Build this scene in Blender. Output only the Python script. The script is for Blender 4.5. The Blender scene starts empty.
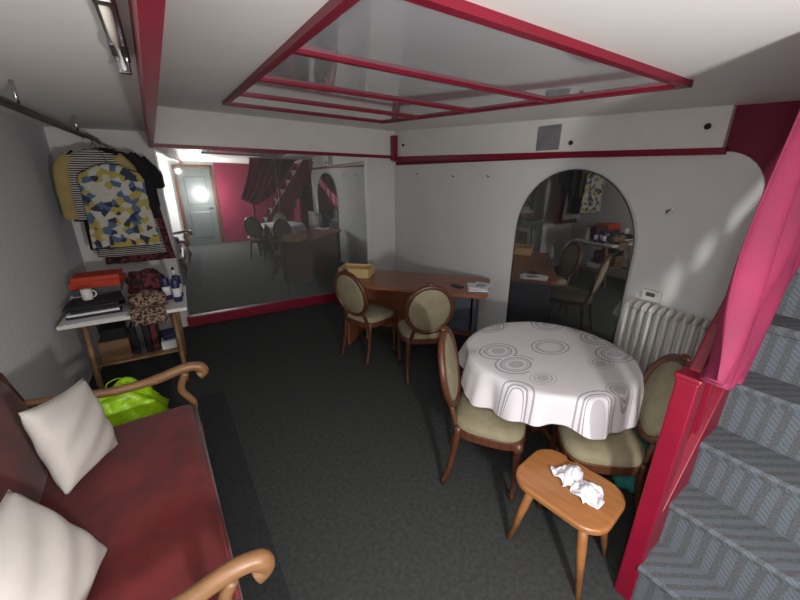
import bpy, bmesh, math, random
from mathutils import Vector, Matrix, Euler
random.seed(4)
sc=bpy.context.scene
H=1.85
CA,SA=math.cos(math.radians(30.5)),math.sin(math.radians(30.5))
def C(x,y): # camera-aligned ground coords -> room coords
    return (CA*x+SA*y, -SA*x+CA*y)
def zc(a,b): return 2.266-.03*a+.055*b
def srgb(r,g,b):
    f=lambda c:(c/255/12.92) if c/255<=.04045 else ((c/255+.055)/1.055)**2.4
    return (f(r),f(g),f(b),1)
# ---------- materials ----------
def newmat(name):
    m=bpy.data.materials.new(name); m.use_nodes=True
    nt=m.node_tree; b=nt.nodes['Principled BSDF']
    return m,nt,b
def mat(name,col,rough=.6,metal=0,var=.12,scale=8,bump=0,bscale=60,stretch=None,col2=None,coat=0,spec=.5):
    m,nt,b=newmat(name)
    N=nt.nodes;L=nt.links
    tc=N.new('ShaderNodeTexCoord');mp=N.new('ShaderNodeMapping')
    L.new(tc.outputs['Object'],mp.inputs[0])
    if stretch: mp.inputs['Scale'].default_value=stretch
    n=N.new('ShaderNodeTexNoise');n.inputs['Scale'].default_value=scale;n.inputs['Detail'].default_value=6
    L.new(mp.outputs[0],n.inputs['Vector'])
    cr=N.new('ShaderNodeValToRGB')
    c1=tuple(c*(1-var) for c in col[:3])+(1,)
    c2=col2 if col2 else tuple(min(1,c*(1+var)) for c in col[:3])+(1,)
    cr.color_ramp.elements[0].color=c1;cr.color_ramp.elements[1].color=c2
    cr.color_ramp.elements[0].position=.3;cr.color_ramp.elements[1].position=.7
    L.new(n.outputs[0],cr.inputs[0]);L.new(cr.outputs[0],b.inputs['Base Color'])
    b.inputs['Roughness'].default_value=rough;b.inputs['Metallic'].default_value=metal
    b.inputs['Coat Weight'].default_value=coat
    b.inputs['Specular IOR Level'].default_value=spec
    if bump:
        n2=N.new('ShaderNodeTexNoise');n2.inputs['Scale'].default_value=bscale;n2.inputs['Detail'].default_value=4
        L.new(tc.outputs['Object'],n2.inputs['Vector'])
        bp=N.new('ShaderNodeBump');bp.inputs['Strength'].default_value=bump;bp.inputs['Distance'].default_value=.01
        L.new(n2.outputs[0],bp.inputs['Height']);L.new(bp.outputs[0],b.inputs['Normal'])
    return m
M={}
M['carpet']=mat('dark_carpet',srgb(62,64,64),.95,var=.2,scale=40,bump=.4,bscale=300,spec=.1)
M['carpet_shade']=mat('shaded_carpet',srgb(52,53,55),.95,var=.2,scale=40,bump=.4,bscale=300,spec=.1)  # carpet colour darkened to paint the shade beside the sofa
M['wall']=mat('white_wall',srgb(218,218,216),.7,var=.03,scale=2,bump=.1,bscale=30)
M['wallrough']=mat('roughcast_wall',srgb(212,215,218),.85,var=.05,scale=20,bump=.35,bscale=45)
M['ceil']=mat('ceiling_paint',srgb(238,236,232),.5,var=.02,scale=1.5)
M['red']=mat('magenta_red_paint',srgb(124,10,40),.4,var=.1,scale=5)
M['redwall']=mat('magenta_wall_paint',srgb(112,14,48),.7,var=.12,scale=3)
M['panel']=mat('glossy_ceiling_panel',srgb(208,210,214),.05,metal=.5,var=.03,scale=1.2)
M['velvet']=mat('red_velvet',srgb(96,21,23),.75,var=.4,scale=6,bump=.2,bscale=90)
M['velvet'].node_tree.nodes['Principled BSDF'].inputs['Sheen Weight'].default_value=.15
M['wood_l']=mat('oak_armrest',srgb(134,98,66),.4,var=.2,scale=6,stretch=(1,6,6))
M['wood_d']=mat('walnut',srgb(84,50,34),.38,var=.25,scale=8,stretch=(6,6,1))
M['wood_s']=mat('stool_pine',srgb(156,104,60),.35,var=.2,scale=5,stretch=(1,9,3),coat=.2)
M['wood_desk']=mat('desk_veneer',srgb(136,82,56),.35,var=.18,scale=4,stretch=(1,12,4),coat=.15)
M['wood_t']=mat('trestle_wood',srgb(140,108,76),.6,var=.2,scale=8)
M['wood_box']=mat('crate_wood',srgb(205,175,125),.6,var=.1,scale=6)
M['olive']=mat('olive_upholstery',srgb(132,125,100),.85,var=.12,scale=14,bump=.15,bscale=120)
M['grey']=mat('desk_grey',srgb(60,66,78),.6)
M['pillow']=mat('pillow_cotton',srgb(202,198,192),.9,var=.05,scale=5,bump=.25,bscale=14)
M['whitep']=mat('white_enamel',srgb(226,225,218),.35,var=.03)
M['door']=mat('door_paint',srgb(84,88,88),.4,var=.05)
M['paper']=mat('white_paper',srgb(225,226,230),.8,var=.04)
M['black']=mat('black_plastic',srgb(24,24,28),.5)
M['blackcloth']=mat('black_cloth',srgb(26,25,30),.9,bump=.3)
M['chrome']=mat('chrome',srgb(190,190,190),.2,metal=1,var=.05)
M['steel']=mat('dark_steel',srgb(90,92,95),.4,metal=.7)
M['vent']=mat('vent_grey',srgb(150,152,156),.3,metal=.4)
M['lime']=mat('lime_plastic_bag',srgb(165,220,30),.35,var=.25,scale=12,bump=.6,bscale=18)
M['teal']=mat('teal_plastic',srgb(60,150,140),.4,var=.3,scale=9,bump=.5,bscale=20)
M['orange']=mat('orange_card',srgb(190,60,35),.6)
M['blue']=mat('navy_tin',srgb(35,45,90),.4)
M['card']=mat('cardboard',srgb(120,92,66),.8)
M['tissue']=mat('crumpled_paper',srgb(220,220,226),.9,var=.03,bump=.5,bscale=30)
M['drape']=mat('pink_drape',srgb(114,22,60),.75,var=.3,scale=4,bump=.2,bscale=25)
M['yellow']=mat('mustard_cloth',srgb(160,142,92),.9)
M['glass']=mat('lamp_tube',srgb(225,220,205),.15,var=.04,coat=.5)

def mirror(name,tint,diff=.08,rough=.015):
    m,nt,b=newmat(name)
    N=nt.nodes;L=nt.links
    tc=N.new('ShaderNodeTexCoord')
    n=N.new('ShaderNodeTexNoise');n.inputs['Scale'].default_value=3
    L.new(tc.outputs['Object'],n.inputs['Vector'])
    mr=N.new('ShaderNodeMapRange');mr.inputs['To Min'].default_value=rough;mr.inputs['To Max'].default_value=rough*1.6
    L.new(n.outputs[0],mr.inputs[0])
    g=N.new('ShaderNodeBsdfGlossy');g.inputs['Color'].default_value=tint
    L.new(mr.outputs[0],g.inputs['Roughness'])
    d=N.new('ShaderNodeBsdfDiffuse');d.inputs['Color'].default_value=(.62,.65,.65,1)
    mx=N.new('ShaderNodeMixShader');mx.inputs[0].default_value=diff
    L.new(g.outputs[0],mx.inputs[1]);L.new(d.outputs[0],mx.inputs[2])
    L.new(mx.outputs[0],N['Material Output'].inputs['Surface'])
    return m
M['mirror']=mirror('wall_mirror_glass',(.64,.67,.66,1),.14)
M['mirror2']=mirror('arch_mirror_glass',(.62,.62,.61,1),.04)

def ramp_mat(name,build,rough=.85):
    m,nt,b=newmat(name);b.inputs['Roughness'].default_value=rough
    build(nt,b);return m
def cloth_build(nt,b):
    N=nt.nodes;L=nt.links
    tc=N.new('ShaderNodeTexCoord')
    base=srgb(216,212,217); ring=srgb(96,88,104)
    facs=[]
    for sc_,off,rad,thr,rot,inten,lw in ((2.5,(.9,.35,0),(.20,.24,.255,.33,.345),.22,.5,.75,.0060),(3.3,(3.3,1.7,0),(.17,.19,.27),.5,-.7,.55,.007)):
        mp=N.new('ShaderNodeMapping');mp.inputs['Scale'].default_value=(1,1.35,0);mp.inputs['Rotation'].default_value=(0,0,rot)
        L.new(tc.outputs['Object'],mp.inputs[0])
        v=N.new('ShaderNodeTexVoronoi');v.inputs['Scale'].default_value=sc_;v.inputs['Randomness'].default_value=.6
        v.voronoi_dimensions='2D'
        ad=N.new('ShaderNodeVectorMath');ad.operation='ADD';ad.inputs[1].default_value=off
        L.new(mp.outputs[0],ad.inputs[0]);L.new(ad.outputs[0],v.inputs['Vector'])
        nz=N.new('ShaderNodeTexNoise');nz.inputs['Scale'].default_value=3.5;L.new(mp.outputs[0],nz.inputs['Vector'])
        wb=N.new('ShaderNodeMath');wb.operation='MULTIPLY_ADD';wb.inputs[1].default_value=.10;L.new(nz.outputs[0],wb.inputs[0]);L.new(v.outputs['Distance'],wb.inputs[2])
        sp=N.new('ShaderNodeSeparateColor');L.new(v.outputs['Color'],sp.inputs[0])
        gt=N.new('ShaderNodeMath');gt.operation='GREATER_THAN';gt.inputs[1].default_value=thr
        L.new(sp.outputs[0],gt.inputs[0])
        for r in rad:
            s=N.new('ShaderNodeMath');s.operation='SUBTRACT';s.inputs[1].default_value=r+.05
            L.new(wb.outputs[0],s.inputs[0])
            ab=N.new('ShaderNodeMath');ab.operation='ABSOLUTE';L.new(s.outputs[0],ab.inputs[0])
            lt=N.new('ShaderNodeMath');lt.operation='LESS_THAN';lt.inputs[1].default_value=lw
            L.new(ab.outputs[0],lt.inputs[0])
            mu=N.new('ShaderNodeMath');mu.operation='MULTIPLY';L.new(lt.outputs[0],mu.inputs[0]);L.new(gt.outputs[0],mu.inputs[1])
            m2=N.new('ShaderNodeMath');m2.operation='MULTIPLY';m2.inputs[1].default_value=inten;L.new(mu.outputs[0],m2.inputs[0])
            facs.append(m2.outputs[0])
        lt=N.new('ShaderNodeMath');lt.operation='LESS_THAN';lt.inputs[1].default_value=.13
        L.new(v.outputs['Distance'],lt.inputs[0])
        gt2=N.new('ShaderNodeMath');gt2.operation='GREATER_THAN';gt2.inputs[1].default_value=.62
        L.new(sp.outputs[0],gt2.inputs[0])
        mu=N.new('ShaderNodeMath');mu.operation='MULTIPLY';L.new(lt.outputs[0],mu.inputs[0]);L.new(gt2.outputs[0],mu.inputs[1])
        m2=N.new('ShaderNodeMath');m2.operation='MULTIPLY';m2.inputs[1].default_value=.36;L.new(mu.outputs[0],m2.inputs[0])
        facs.append(m2.outputs[0])
    cur=facs[0]
    for f in facs[1:]:
        mx=N.new('ShaderNodeMath');mx.operation='MAXIMUM';L.new(cur,mx.inputs[0]);L.new(f,mx.inputs[1]);cur=mx.outputs[0]
    mix=N.new('ShaderNodeMix');mix.data_type='RGBA'
    L.new(cur,mix.inputs[0]);mix.inputs[6].default_value=base;mix.inputs[7].default_value=ring
    L.new(mix.outputs[2],b.inputs['Base Color'])
M['tcloth']=ramp_mat('circle_print_tablecloth',cloth_build)
def patch_build(nt,b):
    N=nt.nodes;L=nt.links
    tc=N.new('ShaderNodeTexCoord');v=N.new('ShaderNodeTexVoronoi');v.inputs['Scale'].default_value=19
    L.new(tc.outputs['Object'],v.inputs['Vector'])
    cr=N.new('ShaderNodeValToRGB');cr.color_ramp.interpolation='CONSTANT'
    e=cr.color_ramp.elements
    e[0].color=srgb(180,178,162);e[0].position=0
    e[1].color=srgb(165,150,78);e[1].position=.26
    for p,c in ((.50,srgb(78,98,128)),(.70,srgb(185,185,176)),(.82,srgb(42,52,75))):
        x=e.new(p);x.color=c
    sp=N.new('ShaderNodeSeparateColor');L.new(v.outputs['Color'],sp.inputs[0])
    L.new(sp.outputs[0],cr.inputs[0]);L.new(cr.outputs[0],b.inputs['Base Color'])
M['patch']=ramp_mat('geometric_print_cloth',patch_build)
def stripe_build(nt,b,c1=srgb(195,192,186),c2=srgb(22,22,28),s=16,d='Z'):
    N=nt.nodes;L=nt.links
    tc=N.new('ShaderNodeTexCoord');w=N.new('ShaderNodeTexWave');w.bands_direction=d;w.inputs['Scale'].default_value=s
    L.new(tc.outputs['Object'],w.inputs['Vector'])
    cr=N.new('ShaderNodeValToRGB');cr.color_ramp.interpolation='CONSTANT'
    cr.color_ramp.elements[0].color=c2;cr.color_ramp.elements[1].color=c1;cr.color_ramp.elements[1].position=.6
    L.new(w.outputs[0],cr.inputs[0]);L.new(cr.outputs[0],b.inputs['Base Color'])
M['stripe']=ramp_mat('striped_cloth',stripe_build)
def leop(nt,b,c1=srgb(150,125,105),c2=srgb(45,30,30),s=45):
    N=nt.nodes;L=nt.links
    tc=N.new('ShaderNodeTexCoord');v=N.new('ShaderNodeTexNoise');v.inputs['Scale'].default_value=s
    L.new(tc.outputs['Object'],v.inputs['Vector'])
    cr=N.new('ShaderNodeValToRGB')
    cr.color_ramp.elements[0].color=c2;cr.color_ramp.elements[1].color=c1
    cr.color_ramp.elements[0].position=.45;cr.color_ramp.elements[1].position=.55
    L.new(v.outputs[0],cr.inputs[0]);L.new(cr.outputs[0],b.inputs['Base Color'])
M['leopard']=ramp_mat('leopard_print_cloth',leop)
M['darkfloral']=ramp_mat('dark_floral_cloth',lambda nt,b:leop(nt,b,srgb(110,42,48),srgb(28,22,26),25))
def stair_build(nt,b):
    N=nt.nodes;L=nt.links
    tc=N.new('ShaderNodeTexCoord')
    def wv(rot,sc_,dist,ds=1):
        mp=N.new('ShaderNodeMapping');mp.inputs['Rotation'].default_value=rot
        L.new(tc.outputs['Object'],mp.inputs[0])
        w=N.new('ShaderNodeTexWave');w.inputs['Scale'].default_value=sc_;w.inputs['Distortion'].default_value=dist
        w.inputs['Detail'].default_value=1;w.inputs['Detail Scale'].default_value=ds
        L.new(mp.outputs[0],w.inputs['Vector']);return w
    w1=wv((.6,.2,.6),30,.6);w2=wv((.2,.3,-.9),7,.8)
    g2=N.new('ShaderNodeMapRange');g2.inputs['From Min'].default_value=.35;g2.inputs['From Max'].default_value=.65;L.new(w2.outputs[0],g2.inputs[0])
    mu=N.new('ShaderNodeMath');mu.operation='MULTIPLY';L.new(w1.outputs[0],mu.inputs[0]);L.new(g2.outputs[0],mu.inputs[1])
    n=N.new('ShaderNodeTexNoise');n.inputs['Scale'].default_value=160
    L.new(tc.outputs['Object'],n.inputs['Vector'])
    ad=N.new('ShaderNodeMath');ad.operation='MULTIPLY_ADD';ad.inputs[1].default_value=1.3
    L.new(n.outputs[0],ad.inputs[0]);L.new(mu.outputs[0],ad.inputs[2])
    cr=N.new('ShaderNodeValToRGB')
    cr.color_ramp.elements[0].color=srgb(70,69,68);cr.color_ramp.elements[0].position=.45
    cr.color_ramp.elements[1].color=srgb(90,99,108);cr.color_ramp.elements[1].position=1.0
    L.new(ad.outputs[0],cr.inputs[0]);L.new(cr.outputs[0],b.inputs['Base Color'])
    bp=N.new('ShaderNodeBump');bp.inputs['Strength'].default_value=.5;bp.inputs['Distance'].default_value=.005
    L.new(n.outputs[0],bp.inputs['Height']);L.new(bp.outputs[0],b.inputs['Normal'])
M['stair']=ramp_mat('patterned_stair_carpet',stair_build,.95)

# ---------- geometry helpers ----------
def link(o,parent=None):
    sc.collection.objects.link(o)
    if parent: o.parent=parent
    return o
def group(name,loc=(0,0,0),rz=0):
    e=bpy.data.objects.new(name,None);e.location=loc;e.rotation_euler=(0,0,rz);e.empty_display_size=.1
    return link(e)
def mesh(name,verts,faces,m,parent=None,smooth=False,loc=(0,0,0),rot=(0,0,0)):
    me=bpy.data.meshes.new(name);me.from_pydata([tuple(v) for v in verts],[],faces);me.update()
    bm=bmesh.new();bm.from_mesh(me);bmesh.ops.recalc_face_normals(bm,faces=bm.faces);bm.to_mesh(me);bm.free()
    if smooth:
        for p in me.polygons:p.use_smooth=True
    me.materials.append(M[m])
    o=bpy.data.objects.new(name,me);o.location=loc;o.rotation_euler=rot
    return link(o,parent)
def box(name,size,loc,m,parent=None,bev=.004,rot=(0,0,0),seg=2,smooth=False):
    bm=bmesh.new();bmesh.ops.create_cube(bm,size=1)
    for v in bm.verts: v.co=Vector((v.co.x*size[0],v.co.y*size[1],v.co.z*size[2]))
    if bev: bmesh.ops.bevel(bm,geom=bm.edges[:],offset=min(bev,min(size)*.49),segments=seg,profile=.5,affect='EDGES')
    me=bpy.data.meshes.new(name);bm.to_mesh(me);bm.free();me.materials.append(M[m])
    if smooth:
        for p in me.polygons:p.use_smooth=True
    o=bpy.data.objects.new(name,me);o.location=loc;o.rotation_euler=rot
    return link(o,parent)
def hexa(name,v,m,parent=None):
    return mesh(name,v,[(0,1,2,3),(4,5,6,7),(0,1,5,4),(1,2,6,5),(2,3,7,6),(3,0,4,7)],m,parent)
def sweep(name,pts,rad,m,parent=None,segs=12,closed=False,flat=1,loc=(0,0,0),rot=(0,0,0),up=None):
    P=[Vector(p) for p in pts];n=len(P)
    if not isinstance(rad,(list,tuple)): rad=[rad]*n
    T=[]
    for i in range(n):
        if closed: t=P[(i+1)%n]-P[i-1]
        else: t=P[min(i+1,n-1)]-P[max(i-1,0)]
        T.append(t.normalized())
    u=Vector(up) if up else (Vector((0,0,1)) if abs(T[0].z)<.9 else Vector((1,0,0)))
    verts=[];faces=[]
    for i in range(n):
        u=(u-T[i]*u.dot(T[i]))
        if u.length<1e-5:u=Vector((1,.1,0))
        u.normalize();w=T[i].cross(u)
        for k in range(segs):
            a=2*math.pi*k/segs
            verts.append(P[i]+u*math.cos(a)*rad[i]*flat+w*math.sin(a)*rad[i])
    rng=n if closed else n-1
    for i in range(rng):
        j=(i+1)%n
        for k in range(segs):
            l=(k+1)%segs
            faces.append((i*segs+k,i*segs+l,j*segs+l,j*segs+k))
    if not closed:
        faces.append(tuple(range(segs)));faces.append(tuple((n-1)*segs+k for k in range(segs)))
    return mesh(name,verts,faces,m,parent,True,loc,rot)
def smoothpts(pts,k=6):
    P=[Vector(p) for p in pts];out=[]
    for i in range(len(P)-1):
        p0=P[max(i-1,0)];p1=P[i];p2=P[i+1];p3=P[min(i+2,len(P)-1)]
        for j in range(k):
            t=j/k
            out.append(.5*((2*p1)+(-p0+p2)*t+(2*p0-5*p1+4*p2-p3)*t*t+(-p0+3*p1-3*p2+p3)*t**3))
    out.append(P[-1]);return out
def ellipsoid(name,r,loc,m,parent=None,rot=(0,0,0),p=1.0,nu=32,nv=18):
    verts=[];faces=[]
    f=lambda x:math.copysign(abs(x)**p,x)
    for i in range(nv+1):
        ph=-math.pi/2+math.pi*i/nv
        for k in range(nu):
            th=2*math.pi*k/nu
            verts.append((r[0]*f(math.cos(ph))*f(math.cos(th)),r[1]*f(math.cos(ph))*f(math.sin(th)),r[2]*f(math.sin(ph))))
    for i in range(nv):
        for k in range(nu):
            l=(k+1)%nu;faces.append((i*nu+k,i*nu+l,(i+1)*nu+l,(i+1)*nu+k))
    o=mesh(name,verts,faces,m,parent,True,loc,rot)
    bm=bmesh.new();bm.from_mesh(o.data);bmesh.ops.remove_doubles(bm,verts=bm.verts,dist=1e-5)
    bmesh.ops.recalc_face_normals(bm,faces=bm.faces);bm.to_mesh(o.data);bm.free()
    return o
def prism(name,outline,t0,t1,m,parent=None,axis='z',bev=0,loc=(0,0,0),rot=(0,0,0)):
    def mk(p,t):
        if axis=='z':return (p[0],p[1],t)
        if axis=='x':return (t,p[0],p[1])
        return (p[0],t,p[1])
    n=len(outline)
    v=[mk(p,t0) for p in outline]+[mk(p,t1) for p in outline]
    f=[tuple(range(n)),tuple(range(n,2*n))]+[(i,(i+1)%n,n+(i+1)%n,n+i) for i in range(n)]
    o=mesh(name,v,f,m,parent,False,loc,rot)
    if bev:
        md=o.modifiers.new('b','BEVEL');md.width=bev;md.segments=3;md.limit_method='ANGLE'
    return o
def rrect(w,d,r,cx=0,cy=0,n=6):
    out=[]
    rs=r if isinstance(r,(list,tuple)) else [r]*4
    for (sx,sy,st),rr in zip(((1,1,0),(-1,1,90),(-1,-1,180),(1,-1,270)),rs):
        for k in range(n+1):
            a=math.radians(st+90*k/n)
            out.append((cx+sx*(w/2-rr)+rr*math.cos(a),cy+sy*(d/2-rr)+rr*math.sin(a)))
    return out

# ---------- room shell ----------
AL,AR,BB,BR=-1.05,2.9,5.05,-1.3
mesh('floor',[(AL-.1,BR-.1,0),(AR+.1,BR-.1,0),(AR+.1,BB+.1,0),(AL-.1,BB+.1,0)],[(0,1,2,3)],'carpet')
def cz(a,b,d=0): return (a,b,zc(a,b)+d)
hexa('ceiling',[cz(.1,BR-.1),cz(AR+.1,BR-.1),cz(AR+.1,BB+.1),cz(-.2,BB+.1),cz(.1,BR-.1,.08),cz(AR+.1,BR-.1,.08),cz(AR+.1,BB+.1,.08),cz(-.2,BB+.1,.08)],'ceil')
hexa('ceiling_low',[(AL-.1,BR-.1,2.29),(0.12,BR-.1,2.29),(-.2,BB+.1,2.29),(AL-.1,BB+.1,2.29),(AL-.1,BR-.1,2.7),(0.12,BR-.1,2.7),(-.2,BB+.1,2.7),(AL-.1,BB+.1,2.7)],'ceil')
box('wall_left',(.1,BB-BR+.2,2.75),(AL-.05,(BB+BR)/2,1.375),'wallrough',bev=0)
box('wall_back',(AR-AL+.2,.1,2.75),((AR+AL)/2,BB+.05,1.375),'wall',bev=0)
box('wall_right',(.1,BB-BR+.2,2.75),(AR+.05,(BB+BR)/2,1.375),'redwall',bev=0)
box('wall_rear',(AR-.86,.1,2.75),((AR+.86)/2,BR-.05,1.375),'redwall',bev=0)
box('wall_rear_left',(.86-AL,.1,2.75),((.86+AL)/2,BR-.06,1.375),'wall',bev=0)
d=group('door_1',(.36,BR+.0,0))
box('leaf',(.78,.04,2.0),(0,.02,1.0),'door',d)
for i,z in enumerate((.55,1.45)): box('inset_%d'%i,(.5,.02,.7),(0,.045,z),'door',d,bev=.01)
box('jamb_l',(.07,.07,2.07),(-.43,.03,1.035),'wood_d',d);box('jamb_r',(.07,.07,2.07),(.43,.03,1.035),'wood_d',d)
box('lintel',(.93,.07,.07),(0,.03,2.07),'wood_d',d)
sweep('handle',[(.3,.05,1.0),(.3,.09,1.0),(.2,.09,1.0)],.01,'chrome',d)

pz=1.985;pb0=.78
out=[(BB,0),(BB,pz)]
r=.24
for k in range(9):
    a=math.radians(90+90*k/8);out.append((pb0+r+r*math.cos(a),pz-r+r*math.sin(a)))
out+= [(pb0,0)]
prism('wall_right_panel',out,AR-.02,AR,'wall',axis='x')
hexa('trim_1',[(AR-.05,1.0,1.965),(AR,1.0,1.965),(AR,BB,2.04),(AR-.05,BB,2.04),(AR-.05,1.0,2.005),(AR,1.0,2.005),(AR,BB,2.11),(AR-.05,BB,2.11)],'red')
g=group('soffit')
hexa('band_right',[(AR-.04,1.02,2.005),(AR,1.02,2.005),(AR,BB,2.11),(AR-.04,BB,2.11),(AR-.04,1.02,zc(AR,1.02)),(AR,1.02,zc(AR,1.02)),(AR,BB,zc(AR,BB)),(AR-.04,BB,zc(AR,BB))],'whitep',g)
hexa('band_back',[(-.2,BB-.04,2.17),(AR-.04,BB-.04,2.11),(AR-.04,BB,2.11),(-.2,BB,2.17),(-.2,BB-.04,zc(-.2,BB)),(AR-.04,BB-.04,zc(AR,BB)),(AR-.04,BB,zc(AR,BB)),(-.2,BB,zc(-.2,BB))],'whitep',g)
hexa('red_lip',[(-.2,BB-.055,2.135),(AR-.04,BB-.055,2.08),(AR-.04,BB-.0,2.08),(-.2,BB,2.135),(-.2,BB-.055,2.175),(AR-.04,BB-.055,2.12),(AR-.04,BB,2.12),(-.2,BB,2.175)],'red',g)
box('corner_block',(.09,.09,.34),(AR-.07,BB-.08,2.22),'red',g)
box('grey_vent',(.012,.24,.2),(AR-.046,2.28,2.155),'vent',g)
for i,(b_,z_) in enumerate(((4.75,2.25),(1.12,2.13),(2.05,2.10))):
    ellipsoid('knob_%d'%i,(.018,.018,.018),(AR-.05,b_,z_),'black',g)
hexa('trim_2',[(.10,BR,2.13),(.14,BR,2.13),(-.18,BB-.0,2.13),(-.225,BB-.0,2.13),(.10,BR,2.3),(.14,BR,2.3),(-.18,BB,2.6),(-.225,BB,2.6)],'red')
# mirror
g=group('wall_mirror')
mesh('glass',[(-.17,BB-.012,.13),(2.37,BB-.012,.13),(2.37,BB-.012,2.1),(-.17,BB-.012,2.14)],[(0,1,2,3)],'mirror',g)
box('frame_right',(.05,.03,2.0),(2.395,BB-.015,1.1),'whitep',g)
box('frame_left',(.02,.03,2.05),(-.18,BB-.015,1.1),'vent',g)
box('seam',(.006,.006,1.97),(1.1,BB-.012,1.12),'steel',g,bev=.001)
box('baseboard_back',(2.62,.06,.13),(1.1,BB-.03,.065),'red',bev=.006)
box('baseboard_back_left',(.8,.02,.08),(-.63,BB-.01,.04),'whitep',bev=.004)

# ceiling panel
g=group('ceiling_panel')
a0,a1,b0,b1=.47,2.07,.94,3.88
mesh('gloss_sheet',[cz(a0,b0,-.012),cz(a1,b0,-.012),cz(a1,b1,-.012),cz(a0,b1,-.012)],[(0,1,2,3)],'panel',g)
def batten(n,p,q,w=.018,t=.028):
    p=Vector(p);q=Vector(q);dv=(q-p).normalized();s=Vector((-dv.y,dv.x,0))*w
    lo=Vector((0,0,-t));v=[p-s+lo,p+s+lo,q+s+lo,q-s+lo,p-s,p+s,q+s,q-s]
    hexa(n,[tuple(x) for x in v],'red',g)
batten('edge_l',cz(a0,b0-.018,0),cz(a0,b1+.018,0));batten('edge_r',cz(a1,b0-.018,0),cz(a1,b1+.018,0),w=.022)
for i in range(5):
    b_=b0+(b1-b0)*i/4
    batten('rung_%d'%i,cz(a0,b_,0),cz(a1,b_,0),w=.018 if i in(0,4) else .016)

# arch mirror (glass leans a few degrees off the wall at its right side)
g=group('arch_mirror')
ab0,ab1,spring,apex=1.38,2.54,1.30,1.885
def archpts(e=0):
    c=(ab0+ab1)/2;r_=(ab1-ab0)/2+e;h=apex-spring+e
    o=[(c+r_,.02)]
    for k in range(25):
        t=math.pi*k/24;o.append((c+r_*math.cos(t),spring+h*math.sin(t)))
    o.append((c-r_,.02));return o
def ax(b): return AR-.03-.05*(ab1-b)/(ab1-ab0)
ap=archpts();na=len(ap)
mesh('backing',[(AR-.02,p[0],p[1]) for p in ap]+[(ax(p[0])+.001,p[0],p[1]) for p in ap],[tuple(range(na))]+[(i,(i+1)%na,na+(i+1)%na,na+i) for i in range(na)],'wall',g)
mesh('glass',[(ax(p[0]),p[0],p[1]) for p in ap],[tuple(range(na))],'mirror2',g)
sweep('rim',[(ax(p[0]),p[0],p[1]) for p in archpts(.004)],.006,'steel',g,segs=8)
g=group('wall_hooks')
for i,(b_,z_) in enumerate(((4.4,1.86),(3.6,1.83),(3.0,1.83))):
    sweep('hook_%d'%i,[(AR-.02,b_,z_),(AR-.05,b_,z_),(AR-.055,b_,z_+.02)],.006,'vent',g,segs=8)
g=group('wall_sensor')
sweep('arm',[(AR-.02,1.24,1.60),(AR-.05,1.23,1.615),(AR-.055,1.20,1.63)],.006,'steel',g,segs=8)
ellipsoid('head',(.014,.018,.014),(AR-.055,1.19,1.63),'whitep',g)
g=group('thermostat')
box('body',(.04,.13,.08),(AR-.04,1.20,1.01),'whitep',g,bev=.01);box('dial',(.01,.06,.03),(AR-.062,1.20,1.02),'door',g)

g=group('radiator',(AR-.11,0,0))
n=11
for i in range(n):
    b_=.76+(1.29-.76)*i/(n-1)
    for s in(-.045,.045):
        sweep('tube',[(s,b_,.17),(s,b_,.92)],.012,'whitep',g,segs=10)
    ellipsoid('cap_top',(.07,.018,.035),(0,b_,.935),'whitep',g,nu=14,nv=8)
    ellipsoid('cap_low',(.07,.018,.035),(0,b_,.17),'whitep',g,nu=14,nv=8)
for b_ in(.76,1.29):
    box('foot',(.1,.02,.16),(0,b_,.08),'whitep',g)
sweep('pipe',[(0,1.29,.17),(0,1.34,.17),(0,1.34,0.01)],.012,'whitep',g,segs=8)

# ---------- stairs ----------
S0=Vector((*C(1.06,1.09),0));ang=math.radians(90-56-30.5)
g=group('carpeted_staircase',S0,ang)
riser,tread,W=.245,.175,1.0
ns=9
for i in range(ns):
    x0=i*tread;z1=(i+1)*riser
    prof=[(x0,max(0,z1-riser-.2)),(x0,z1-.045),(x0-.022,z1-.036),(x0-.028,z1-.016),(x0-.018,z1),(x0+tread+.02,z1),(x0+tread+.02,max(0,z1-riser-.2))]
    prism('step_%d'%i,prof,-W,0,'stair',g,axis='y')
m_=riser/tread
L_=ns*tread
prism('stringer',[(-.0,0.0),(0.0,.36),(L_,m_*L_+.36),(L_,m_*L_-.25),(.2,0)],.0,.04,'red',g,axis='y',bev=.004)
prism('stringer_inner',[(-.0,0.0),(0.0,.3),(L_,m_*L_+.3),(L_,m_*L_-.25),(.2,0)],-W-.04,-W,'red',g,axis='y')
box('newel',(.07,.07,1.15),(.02,-.0+.03,.575),'red',g,bev=.006)
box('newel_cap',(.085,.085,.025),(.02,.03,1.16),'red',g,bev=.008)
prism('handrail',[(.03,1.10),(.80,1.10+m_*.77),(.80,1.15+m_*.77),(.03,1.15)],.01,.055,'red',g,axis='y',bev=.008)
for i in range(1,6):
    x=.03+i*.14
    box('baluster_%d'%i,(.025,.025,.9),(x,.03,.66+m_*x),'red',g)

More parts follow.
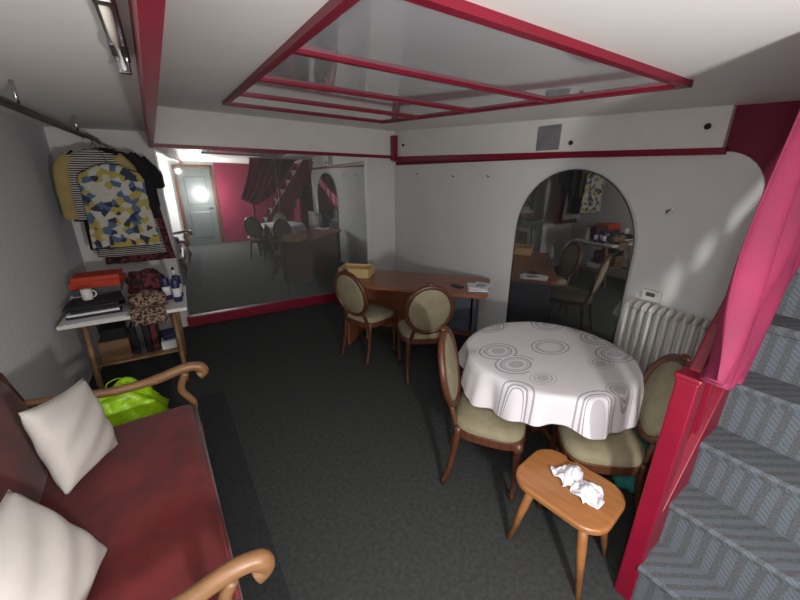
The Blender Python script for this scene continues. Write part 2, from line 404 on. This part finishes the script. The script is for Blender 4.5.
# drape
g=group('pink_curtain')
Lb=smoothpts([(1.54,0,2.25),(1.47,0,1.93),(1.36,0,1.64),(1.26,0,1.42),(1.22,0,1.30)],6)
Rb=smoothpts([(2.62,0,2.2),(2.40,0,1.90),(2.20,0,1.60),(1.92,0,1.34),(1.62,0,1.14)],6)
nr=len(Lb);nc=80;vs=[];fs=[]
for i in range(nr):
    for j in range(nc+1):
        t=j/nc;p=Lb[i].lerp(Rb[i],t)
        fold=math.sin(t*38+1.4*math.sin(i*.2))*.023+math.sin(t*13+i*.15)*.016
        b_=.340+.09*(p.x-1.4)+fold
        vs.append((p.x,b_,p.z-.03*math.sin(math.pi*t)*(i/nr)))
for i in range(nr-1):
    for j in range(nc):
        k=i*(nc+1)+j;fs.append((k,k+1,k+nc+2,k+nc+1))
o=mesh('cloth',vs,fs,'drape',g,True)
md=o.modifiers.new('s','SOLIDIFY');md.thickness=.004
sweep('curtain_rod',[(1.50,.36,2.235),(2.68,.45,2.2)],.012,'steel',g)

# ---------- chairs ----------
def chair(loc,deg,name='medallion_dining_chair'):
    g=group(name,(loc[0],loc[1],0),math.radians(deg-90))
    seat=[]
    for k in range(40):
        t=2*math.pi*k/40;c,s=math.cos(t),math.sin(t)
        x=math.copysign(abs(c)**.55,c)*.235;y=math.copysign(abs(s)**.6,s)*.215
        x*=1+.09*(y/.215);seat.append((x,y))
    prism('seat_rail',seat,.385,.44,'wood_d',g,bev=.006)
    vs=[];rings=[(1.0,.44),(1.0,.458),(.96,.478),(.8,.492),(.5,.500),(.0,.503)]
    for s_,z in rings:
        for p in seat: vs.append((p[0]*s_*.97,p[1]*s_*.97,z))
    fs=[]
    for i in range(len(rings)-1):
        for k in range(40):
            l=(k+1)%40;fs.append((i*40+k,i*40+l,(i+1)*40+l,(i+1)*40+k))
    mesh('seat_cushion',vs,fs,'olive',g,True)
    for i,(sx) in enumerate((-1,1)):
        sweep('leg_front_%d'%i,[(sx*.205,.17,z) for z in(.43,.37,.355,.345,.33,.2,.06,.05,.03,0)],[.028,.028,.018,.026,.023,.018,.012,.018,.018,.009],'wood_d',g)
        sweep('leg_back_%d'%i,smoothpts([(sx*.17,-.17,.44),(sx*.172,-.185,.3),(sx*.178,-.21,.14),(sx*.185,-.25,0)],3),[.022]*4+[.019]*3+[.016]*3,'wood_d',g)
        sweep('stile_%d'%i,smoothpts([(sx*.15,-.19,.42),(sx*.135,-.21,.50),(sx*.12,-.232,.56)],3),.017,'wood_d',g)
    tilt=math.radians(12);cy,cz_=-.262,.735
    ring=[]
    for k in range(40):
        t=2*math.pi*k/40;x=.205*math.cos(t);z=.232*math.sin(t)
        ring.append((x,cy-math.sin(tilt)*z,cz_+math.cos(tilt)*z))
    sweep('back_frame',ring,.021,'wood_d',g,closed=True,segs=10,up=(0,1,0))
    ellipsoid('back_pad',(.19,.03,.218),(0,cy,cz_),'olive',g,rot=(tilt,0,0))
    ellipsoid('crest_carving',(.035,.018,.016),(0,cy-math.sin(tilt)*.245,cz_+.25),'wood_d',g)
    return g
chair(C(-.33,3.55),52-30.5)
chair(C(.22,3.15),98-30.5)
chair(C(.56,1.86),-16-30.5)
chair(C(1.13,1.66),166-30.5)

# ---------- round table with cloth ----------
tc_=C(.97,2.09)
g=group('round_dining_table',(tc_[0],tc_[1],0))
R0=.50
circ=[(R0*math.cos(2*math.pi*k/64),R0*math.sin(2*math.pi*k/64)) for k in range(64)]
prism('top',circ,.72,.748,'wood_d',g)
sweep('pedestal',[(0,0,z) for z in(.72,.66,.6,.45,.3,.22,.15)],[.09,.06,.04,.05,.065,.05,.07],'wood_d',g)
for k in range(3):
    t=k*2.094+.4
    sweep('foot_%d'%k,smoothpts([(.04*math.cos(t),.04*math.sin(t),.2),(.2*math.cos(t),.2*math.sin(t),.13),(.34*math.cos(t),.34*math.sin(t),.02)],4),.022,'wood_d',g)
nk=180;rows=[(r_,.755,0) for r_ in (.0001,.12,.24,.36,.44,.49)]+[(.515,.751,.05),(.528,.738,.15),(.536,.705,.35),(.543,.66,.6),(.552,.61,.85),(.56,.555,1.0)]
vs=[];fs=[]
for r_,z,w in rows:
    for k in range(nk):
        t=2*math.pi*k/nk
        wv=.026*math.sin(9*t+.6)+.015*math.sin(15*t+1.5*math.sin(2*t))+.006*math.sin(29*t)
        rr=r_+w*wv
        zz=z-(.035*w*math.cos(4*t+.3))
        vs.append((rr*math.cos(t),rr*math.sin(t),zz))
for i in range(len(rows)-1):
    for k in range(nk):
        l=(k+1)%nk;fs.append((i*nk+k,i*nk+l,(i+1)*nk+l,(i+1)*nk+k))
o=mesh('tablecloth',vs,fs,'tcloth',g,True)

# ---------- stool ----------
sp=C(.82,1.335);sd=math.radians(-50-30.5)
g=group('wooden_stool',(sp[0],sp[1],0),sd)
prism('seat',rrect(.45,.36,.11,n=8),.395,.43,'wood_s',g,bev=.012)
for i,(sx,sy) in enumerate(((1,1),(-1,1),(-1,-1),(1,-1))):
    sweep('leg_%d'%i,[(sx*.12,sy*.09,.40),(sx*.145,sy*.115,.25),(sx*.185,sy*.15,0)],[.022,.022,.013],'wood_s',g)
tp=C(.865,1.315)
g2=group('crumpled_tissue',(tp[0],tp[1],.434),math.radians(-30.5))
for q,(ox,oy,sx,sy) in enumerate(((-.025,.055,.065,.065),(.015,-.045,.062,.065))):
    vs=[];fs=[];n_=28
    for i in range(n_+1):
        for j in range(n_+1):
            u=i/n_*2-1;v=j/n_*2-1
            h=.003+.045*abs(math.sin(2.2*u+1.6*v+q*1.3)*math.cos(2.0*v-1.2*u))*(1-u*u*.6)*(1-v*v*.6)+.005*abs(math.sin(6*u-5*v+q))
            vs.append((ox+sx*u*(1+.22*math.sin(3*v+q)),oy+sy*v*(1+.2*math.sin(3*u+q)),h))
    for i in range(n_):
        for j in range(n_):
            k=i*(n_+1)+j;fs.append((k,k+1,k+n_+2,k+n_+1))
    o=mesh('fold_%d'%q,vs,fs,'tissue',g2,False);md=o.modifiers.new('s','SOLIDIFY');md.thickness=.004

# ---------- desk ----------
dp=C(-.70,3.67);da=math.radians(-16.1-30.5)
g=group('office_desk',(dp[0],dp[1],0),da)
Lw,Dw=1.6,.68
prism('top',rrect(Lw,Dw,[.10,.03,.03,.10],Lw/2,Dw/2),.715,.75,'wood_desk',g,bev=.004)
box('side_left',(.03,Dw-.12,.71),(.1,Dw/2,.357),'wood_desk',g)
box('side_right',(.03,Dw-.12,.71),(Lw-.12,Dw/2,.357),'grey',g)
box('modesty_panel',(Lw-.25,.02,.66),(Lw/2-.01,Dw-.1,.38),'wood_desk',g)
box('drawer_unit',(.36,.45,.4),(Lw-.34,Dw/2+.02,.5),'grey',g)
for i in range(3): box('drawer_%d'%i,(.33,.015,.115),(Lw-.34,Dw/2-.21,.37+i*.13),'grey',g)
g2=group('wooden_crate',(*C(-.50,4.0),.75),da+.1)
box('base',(.36,.26,.01),(0,0,.007),'wood_box',g2,bev=.002)
for s in(-1,1):
    box('long_%d'%s,(.36,.012,.10),(0,s*.124,.055),'wood_box',g2,bev=.002)
    box('short_%d'%s,(.012,.26,.10),(s*.174,0,.055),'wood_box',g2,bev=.002)
g2=group('notebooks',(*C(.80,3.50),.75),da)
box('notebook_1',(.2,.28,.012),(0,0,.007),'paper',g2,rot=(0,0,.15));box('notebook_2',(.18,.24,.01),(.03,.02,.018),'paper',g2,rot=(0,0,-.3))
box('label',(.09,.12,.002),(.03,.02,.0245),'vent',g2,bev=0,rot=(0,0,-.3))
g2=group('smartphone',(*C(.60,3.55),.75),da+.8);box('body',(.07,.14,.01),(0,0,.006),'black',g2)

# ---------- sofa ----------
RS=math.radians(4.0);pv=Vector((-.5,1.5,0));Rm=Matrix.Rotation(RS,3,'Z')
gl=pv-Rm@pv
g=group('red_velvet_sofa',(gl.x+.03,gl.y,0),RS)
y0,y1=.90,2.40;ym=(y0+y1)/2;Ls=y1-y0
box('seat_rail',(.70,Ls,.09),(-.50,ym,.27),'wood_d',g,bev=.012)
box('seat_cushion',(.76,Ls-.06,.17),(-.50,ym,.385),'velvet',g,bev=.07,seg=6,smooth=True)
sweep('seat_piping',[(-.135,y0+.08,.45),(-.135,y1-.08,.45)],.009,'velvet',g,segs=8)
nb=30;nh=10;vs=[];fs=[]
def topz(t): return .88+.08*math.sin(math.pi*t)**.8
for side in(0,1):
    for i in range(nb+1):
        t=i/nb
        for j in range(nh+1):
            s=j/nh;z=.40+(topz(t)-.40)*s
            lean=-.83-.10*s
            bul=.05*(math.sin(math.pi*s)**.5)*(math.sin(math.pi*min(max(t,.0),1))**.3)
            x=lean+(bul+.03 if side else -.03)
            vs.append((x,y0+.02+(Ls-.04)*t,z))
st=(nb+1)*(nh+1)
for sd_ in(0,1):
    for i in range(nb):
        for j in range(nh):
            k=sd_*st+i*(nh+1)+j;fs.append((k,k+1,k+nh+2,k+nh+1))
for i in range(nb):
    a=i*(nh+1);b_=(i+1)*(nh+1);fs.append((a,b_,st+b_,st+a));fs.append((a+nh,b_+nh,st+b_+nh,st+a+nh))
for j in range(nh):
    fs.append((j,j+1,st+j+1,st+j));k=nb*(nh+1)+j;fs.append((k,k+1,st+k+1,st+k))
mesh('back_upholstery',vs,fs,'velvet',g,True)
sweep('top_rail',[(-.93,y0+Ls*i/24,topz(i/24)+.015) for i in range(25)],.026,'wood_d',g)
for i,y in enumerate((y0,y1)):
    sweep('back_post_%d'%i,smoothpts([(-.93,y,0.0),(-.86,y,.25),(-.85,y,.5),(-.93,y,.90)],4),.028,'wood_d',g)
    sweep('arm_%d'%i,smoothpts([(-.88,y,.71),(-.72,y,.685),(-.5,y,.65),(-.3,y,.655),(-.14,y,.685),(-.06,y,.67),(-.04,y,.63),(-.07,y,.61)],5),[.022]*5+[.026]*10+[.03]*10+[.033]*11,'wood_l',g)
    sweep('arm_post_%d'%i,smoothpts([(-.17,y,.30),(-.13,y,.42),(-.18,y,.54),(-.14,y,.65)],5),.022,'wood_l',g)
    sweep('leg_%d'%i,smoothpts([(-.18,y,.30),(-.13,y,.18),(-.17,y,.06),(-.14,y,0)],4),[.034]*5+[.026]*4+[.018]*4,'wood_d',g)
def pillow(name,loc,rot,w=.42,T=.085,spin=0):
    n_=22;vs=[];fs=[];cs,ss=math.cos(spin),math.sin(spin)
    for s in(1,-1):
        for i in range(n_+1):
            for j in range(n_+1):
                u=i/n_*2-1;v=j/n_*2-1
                e=(max(0,1-u*u)*max(0,1-v*v))**.42
                x=u*w/2*(1-.09*(1-v*v)*abs(u)**2);y=v*w/2*(1-.09*(1-u*u)*abs(v)**2)
                vs.append((cs*x-ss*y,ss*x+cs*y,s*(T*e+.006*math.sin(9*u+5*v)*e)))
    st=(n_+1)**2
    for q in(0,1):
        for i in range(n_):
            for j in range(n_):
                k=q*st+i*(n_+1)+j;fs.append((k,k+1,k+n_+2,k+n_+1))
    o=mesh(name,vs,fs,'pillow',None,True,loc,rot)
    bm=bmesh.new();bm.from_mesh(o.data);bmesh.ops.remove_doubles(bm,verts=bm.verts,dist=1e-4);bmesh.ops.recalc_face_normals(bm,faces=bm.faces);bm.to_mesh(o.data);bm.free()
pillow('throw_pillow',(-.63,1.99,.69),(.10,math.radians(76),-.15),w=.42,T=.075,spin=-.22)
pillow('throw_pillow',(-.62,1.27,.65),(-.1,math.radians(60),-.2),w=.43,spin=-.05)

def bag(name,loc,m,r=(.15,.1,.09),seed=1,rz=0):
    g=group(name,loc,rz);rnd=random.Random(seed)
    o=ellipsoid('sack',r,(0,0,r[2]),m,g,p=.75,nu=40,nv=24)
    ph=[rnd.uniform(0,6) for _ in range(6)]
    for v in o.data.vertices:
        c=v.co;dn=.12*math.sin(c.x*40+ph[0]+c.z*30)+.1*math.sin(c.y*55+ph[1]-c.x*25)+.06*math.sin(c.z*70+ph[2]+c.y*60)
        v.co=Vector((c.x*(1+dn),c.y*(1+dn),max(c.z*(1+dn*.6),-r[2])))
    for s in(-1,1):
        sweep('handle',smoothpts([(-.06,s*.03,r[2]*1.85),(-.05,s*.05,r[2]*1.85+.06),(.03,s*.06,r[2]*1.85+.07),(.05,s*.03,r[2]*1.85)],4),.012,m,g,flat=.3,segs=8)
bag('lime_shopping_bag',(-.60,2.78,.0),'lime',(.22,.14,.24),2,.2)
bag('teal_shopping_bag',(2.10,.76,.0),'teal',(.08,.09,.26),5)
box('floor_shade_strip',(.2,3.2,.008),(.0,1.6,.004),'carpet_shade',bev=.002,rot=(0,0,RS*.7))  # thin strip standing in for the band of shade along the sofa front

# ---------- side table with clutter ----------
g=group('trestle_table')
ta0,ta1,tb0,tb1=-1.0,-.13,3.48,4.25
box('top',(ta1-ta0,tb1-tb0,.03),((ta0+ta1)/2,(tb0+tb1)/2,.735),'whitep',g)
for i,a in enumerate((-.88,-.25)):
    for j,s in enumerate((-1,1)):
        b_=(tb0+tb1)/2
        sweep('leg_%d%d'%(i,j),[(a,b_+s*.3,.0),(a,b_+s*.2,.72)],.024,'wood_t',g,segs=4)
    sweep('rail_%d'%i,[(a,tb0+.14,.25),(a,tb1-.14,.25)],.018,'wood_t',g,segs=4)
    sweep('head_%d'%i,[(a,tb0+.08,.70),(a,tb1-.08,.70)],.024,'wood_t',g,segs=4)
box('shelf',(.66,.42,.02),(-.565,3.86,.285),'wood_t',g)
box('shelf_carton',(.22,.3,.18),(-.74,3.86,.385),'card',g)
box('shelf_crate',(.18,.3,.1),(-.74,3.86,.53),'blackcloth',g,rot=(0,0,.1))
for i in range(4): box('shelf_binder_%d'%i,(.045,.28,.27),(-.59+i*.05,3.86,.43),['blackcloth','steel','black','darkfloral'][i],g)
box('shelf_papers',(.14,.26,.08),(-.33,3.84,.335),'paper',g);box('shelf_book',(.13,.2,.04),(-.33,3.84,.40),'blue',g,rot=(0,0,.2))
g=group('folder_stack',(-.78,3.74,.757),.1)
z=0
for i in range(6):
    h=.018;box('folder_%d'%i,(.36-.02*(i%2),.25,h),(random.uniform(-.02,.02),random.uniform(-.01,.01),z+h/2),['black','paper','black','blackcloth','black','blackcloth'][i],g,rot=(0,0,random.uniform(-.12,.12)));z+=h
g=group('box_stack',(-.80,4.07,.75),-.05)
box('box_1',(.36,.27,.1),(0,0,.05),'paper',g);box('box_2',(.34,.26,.06),(.01,0,.13),'steel',g,rot=(0,0,.06));box('box_3',(.36,.25,.06),(.02,0,.19),'orange',g,rot=(0,0,-.05));box('box_4',(.34,.24,.04),(.02,0,.24),'orange',g,rot=(0,0,.04))
g=group('coffee_mug',(-.82,3.74,.867))
sweep('body',[(0,0,0),(0,0,.005),(0,0,.09),(0,0,.088),(0,0,.02)],[.03,.036,.038,.033,.03],'whitep',g,segs=20)
sweep('handle',[(.036+.025*math.sin(t),0,.045+.028*math.cos(t)) for t in[math.pi*k/8 for k in range(9)]],.005,'whitep',g,segs=8)
for i,(a,b_) in enumerate(((-.19,3.70),(-.27,3.80),(-.18,3.84))):
    g=group('drink_can',(a,b_,.75))
    sweep('body',[(0,0,z) for z in(0,.008,.19,.205,.21)],[.028,.034,.034,.03,.028],'blue',g,segs=20)
    sweep('label',[(0,0,.05),(0,0,.13)],.0345,'paper',g,segs=20)
g=group('spray_bottle',(-.20,4.02,.75))
sweep('body',[(0,0,z) for z in(0,.01,.14,.17,.2,.23)],[.03,.036,.036,.02,.012,.012],'paper',g,segs=18)
sweep('nozzle',[(0,0,.23),(0,-.01,.25),(0,-.05,.25)],[.013,.012,.008],'blue',g,segs=10)
def softpile(name,loc,r,m,seed):
    g=group(name,loc);rnd=random.Random(seed)
    o=ellipsoid('cloth_heap',r,(0,0,r[2]*1.02),m,g,p=.8,nu=36,nv=20)
    p=[rnd.uniform(0,6) for _ in range(4)]
    for v in o.data.vertices:
        c=v.co;d_=.14*math.sin(c.x*35+p[0])*math.cos(c.y*30+p[1])+.08*math.sin(c.z*60+p[2]+c.x*50)
        v.co=Vector((c.x*(1+d_),c.y*(1+d_),max(-r[2],c.z*(1+.5*d_))))
    return g
gs=softpile('leopard_scarf',(-.41,3.64,.75),(.14,.12,.075),'leopard',1)
vs=[];fs=[]
for i in range(9):
    for j in range(15):
        u=j/14-.5;vs.append((u*.24*(1+.1*i/8),-.155-.02*min(i,1)-.008*math.sin(u*30)*i/8-(.0 if i else -.07),.05 -.018*i if i else .06))
for i in range(8):
    for j in range(14):
        k=i*15+j;fs.append((k,k+1,k+16,k+15))
o=mesh('hanging_end',vs,fs,'leopard',gs,True);md=o.modifiers.new('s','SOLIDIFY');md.thickness=.006
softpile('floral_handbag',(-.42,4.0,.75),(.155,.13,.13),'darkfloral',2)
g=group('newspaper',(-.76,3.54,.751),.05)
box('sheet_1',(.4,.1,.006),(0,0,.003),'paper',g,bev=.001)

# ---------- garment rail ----------
g=group('garment_rail')
sweep('rail',[(-.62,.6,2.17),(-.64,BB-.02,2.17)],.016,'steel',g)
sweep('rail_second',[(-.74,.6,2.21),(-.76,BB-.02,2.21)],.010,'steel',g)
for i,b_ in enumerate((1.4,2.7,4.0)):
    sweep('bracket_%d'%i,[(-.63,b_,2.29),(-.63,b_,2.17)],.009,'chrome',g,segs=8)
def garment(name,b_,rows,m,ac=-.63,thick=.04,sleeve=None,ms=None,seed=0):
    g=group(name,(ac,b_,0))
    n_=56;vs=[];fs=[]
    for z,w in rows:
        for k in range(n_):
            t=2*math.pi*k/n_;c,s=math.cos(t),math.sin(t)
            low=(rows[0][0]-z)/(rows[0][0]-rows[-1][0])
            f=1+.25*low*math.sin(9*t+seed+z*2)
            vs.append((w*math.copysign(abs(c)**.8,c),(thick*(.5+.5*low))*s*f+.008*math.sin(c*14+seed)*low,z))
    for i in range(len(rows)-1):
        for k in range(n_):
            l=(k+1)%n_;fs.append((i*n_+k,i*n_+l,(i+1)*n_+l,(i+1)*n_+k))
    fs.append(tuple(range(n_)))
    mesh('body',vs,fs,m,g,True)
    zt=rows[0][0]
    if sleeve:
        for s in(-1,1):
            sweep('sleeve_%d'%s,smoothpts([(s*(rows[2][1]-.05),0,rows[2][0]),(s*(rows[2][1]+.02),0,rows[2][0]-.1),(s*(rows[2][1]+.045),-.005,rows[2][0]-sleeve*.6),(s*(rows[2][1]+.05),-.01,rows[2][0]-sleeve)],4),[.05]*4+[.06]*5+[.055]*4,ms or m,g,flat=.5,up=(0,1,0))
    hx=-.63-ac
    sweep('hanger_hook',[(0,0,zt-.02),(0,0,zt+.02),(hx+.02,0,2.15),(hx+.022,0,2.18),(hx,0,2.192)],.004,'steel',g,segs=6)
    sweep('hanger_arm',smoothpts([(-.2,0,zt-.07),(0,0,zt-.01),(.2,0,zt-.07)],5),.008,'black',g,segs=6)
R=lambda top,bot,w,fl:[(top,.05),(top-.02,.09),(top-.06,w-.03),(top-.12,w),(top-.3,w-.01),(top-.5*(top-bot),w),(bot+.12,w+fl*.7),(bot,w+fl)]
garment('patterned_blouse',4.30,[(1.94,.05),(1.915,.12),(1.86,.22),(1.80,.245),(1.7,.24),(1.5,.25),(1.3,.265),(1.20,.27)],'patch',ac=-.53,thick=.04,seed=1)
garment('striped_shirt',4.42,R(2.07,1.45,.25,.01),'stripe',ac=-.64,sleeve=.55,ms='yellow',seed=2,thick=.035)
garment('black_jacket',4.54,R(2.09,1.15,.27,.02),'blackcloth',ac=-.58,sleeve=.6,seed=3,thick=.035)
garment('striped_dress',4.66,R(2.09,1.05,.26,.04),'stripe',ac=-.55,sleeve=.5,ms='blackcloth',seed=4,thick=.035)
garment('dark_floral_dress',4.78,R(2.07,.95,.27,.05),'darkfloral',ac=-.5,sleeve=.3,ms='blackcloth',seed=5,thick=.035)

# ceiling fixture (unlit)
g=group('fluorescent_fixture',(-.095,1.55,2.29),math.radians(2))
box('housing',(.05,.75,.03),(0,0,-.016),'chrome',g,bev=.005)
sweep('tube',[(0,-.34,-.052),(0,.34,-.052)],.012,'glass',g)
for s in(-1,1): box('cap_%d'%s,(.04,.03,.055),(0,s*.355,-.045),'chrome',g)
box('ballast',(.045,.14,.04),(0,.1,-.04),'steel',g)

# ---------- lights ----------
def pt(name,loc,w,r,col=(1,1,1)):
    l=bpy.data.lights.new(name,'POINT');l.energy=w;l.shadow_soft_size=r;l.color=col
    o=bpy.data.objects.new(name,l);o.location=loc;link(o);return o
pt('phone_flash',(0.02,-.06,1.93),23,.04,(1,.98,.96))
pt('rear_fill_light',(.46,-.62,1.35),132,.07,(1,.975,.95))  # added fill light behind the camera, brightens walls and ceiling
w=bpy.data.worlds.new('world');sc.world=w;w.use_nodes=True
w.node_tree.nodes['Background'].inputs[0].default_value=(.5,.5,.52,1);w.node_tree.nodes['Background'].inputs[1].default_value=.3
# ---------- camera ----------
cam=bpy.data.cameras.new('camera');cam.lens=16;cam.sensor_width=36;cam.clip_start=.02
co=bpy.data.objects.new('camera',cam);co.location=(0,0,H)
co.rotation_euler=(math.radians(90-19.4),0,math.radians(-30.5));link(co);sc.camera=co
sc.view_settings.view_transform='Standard'
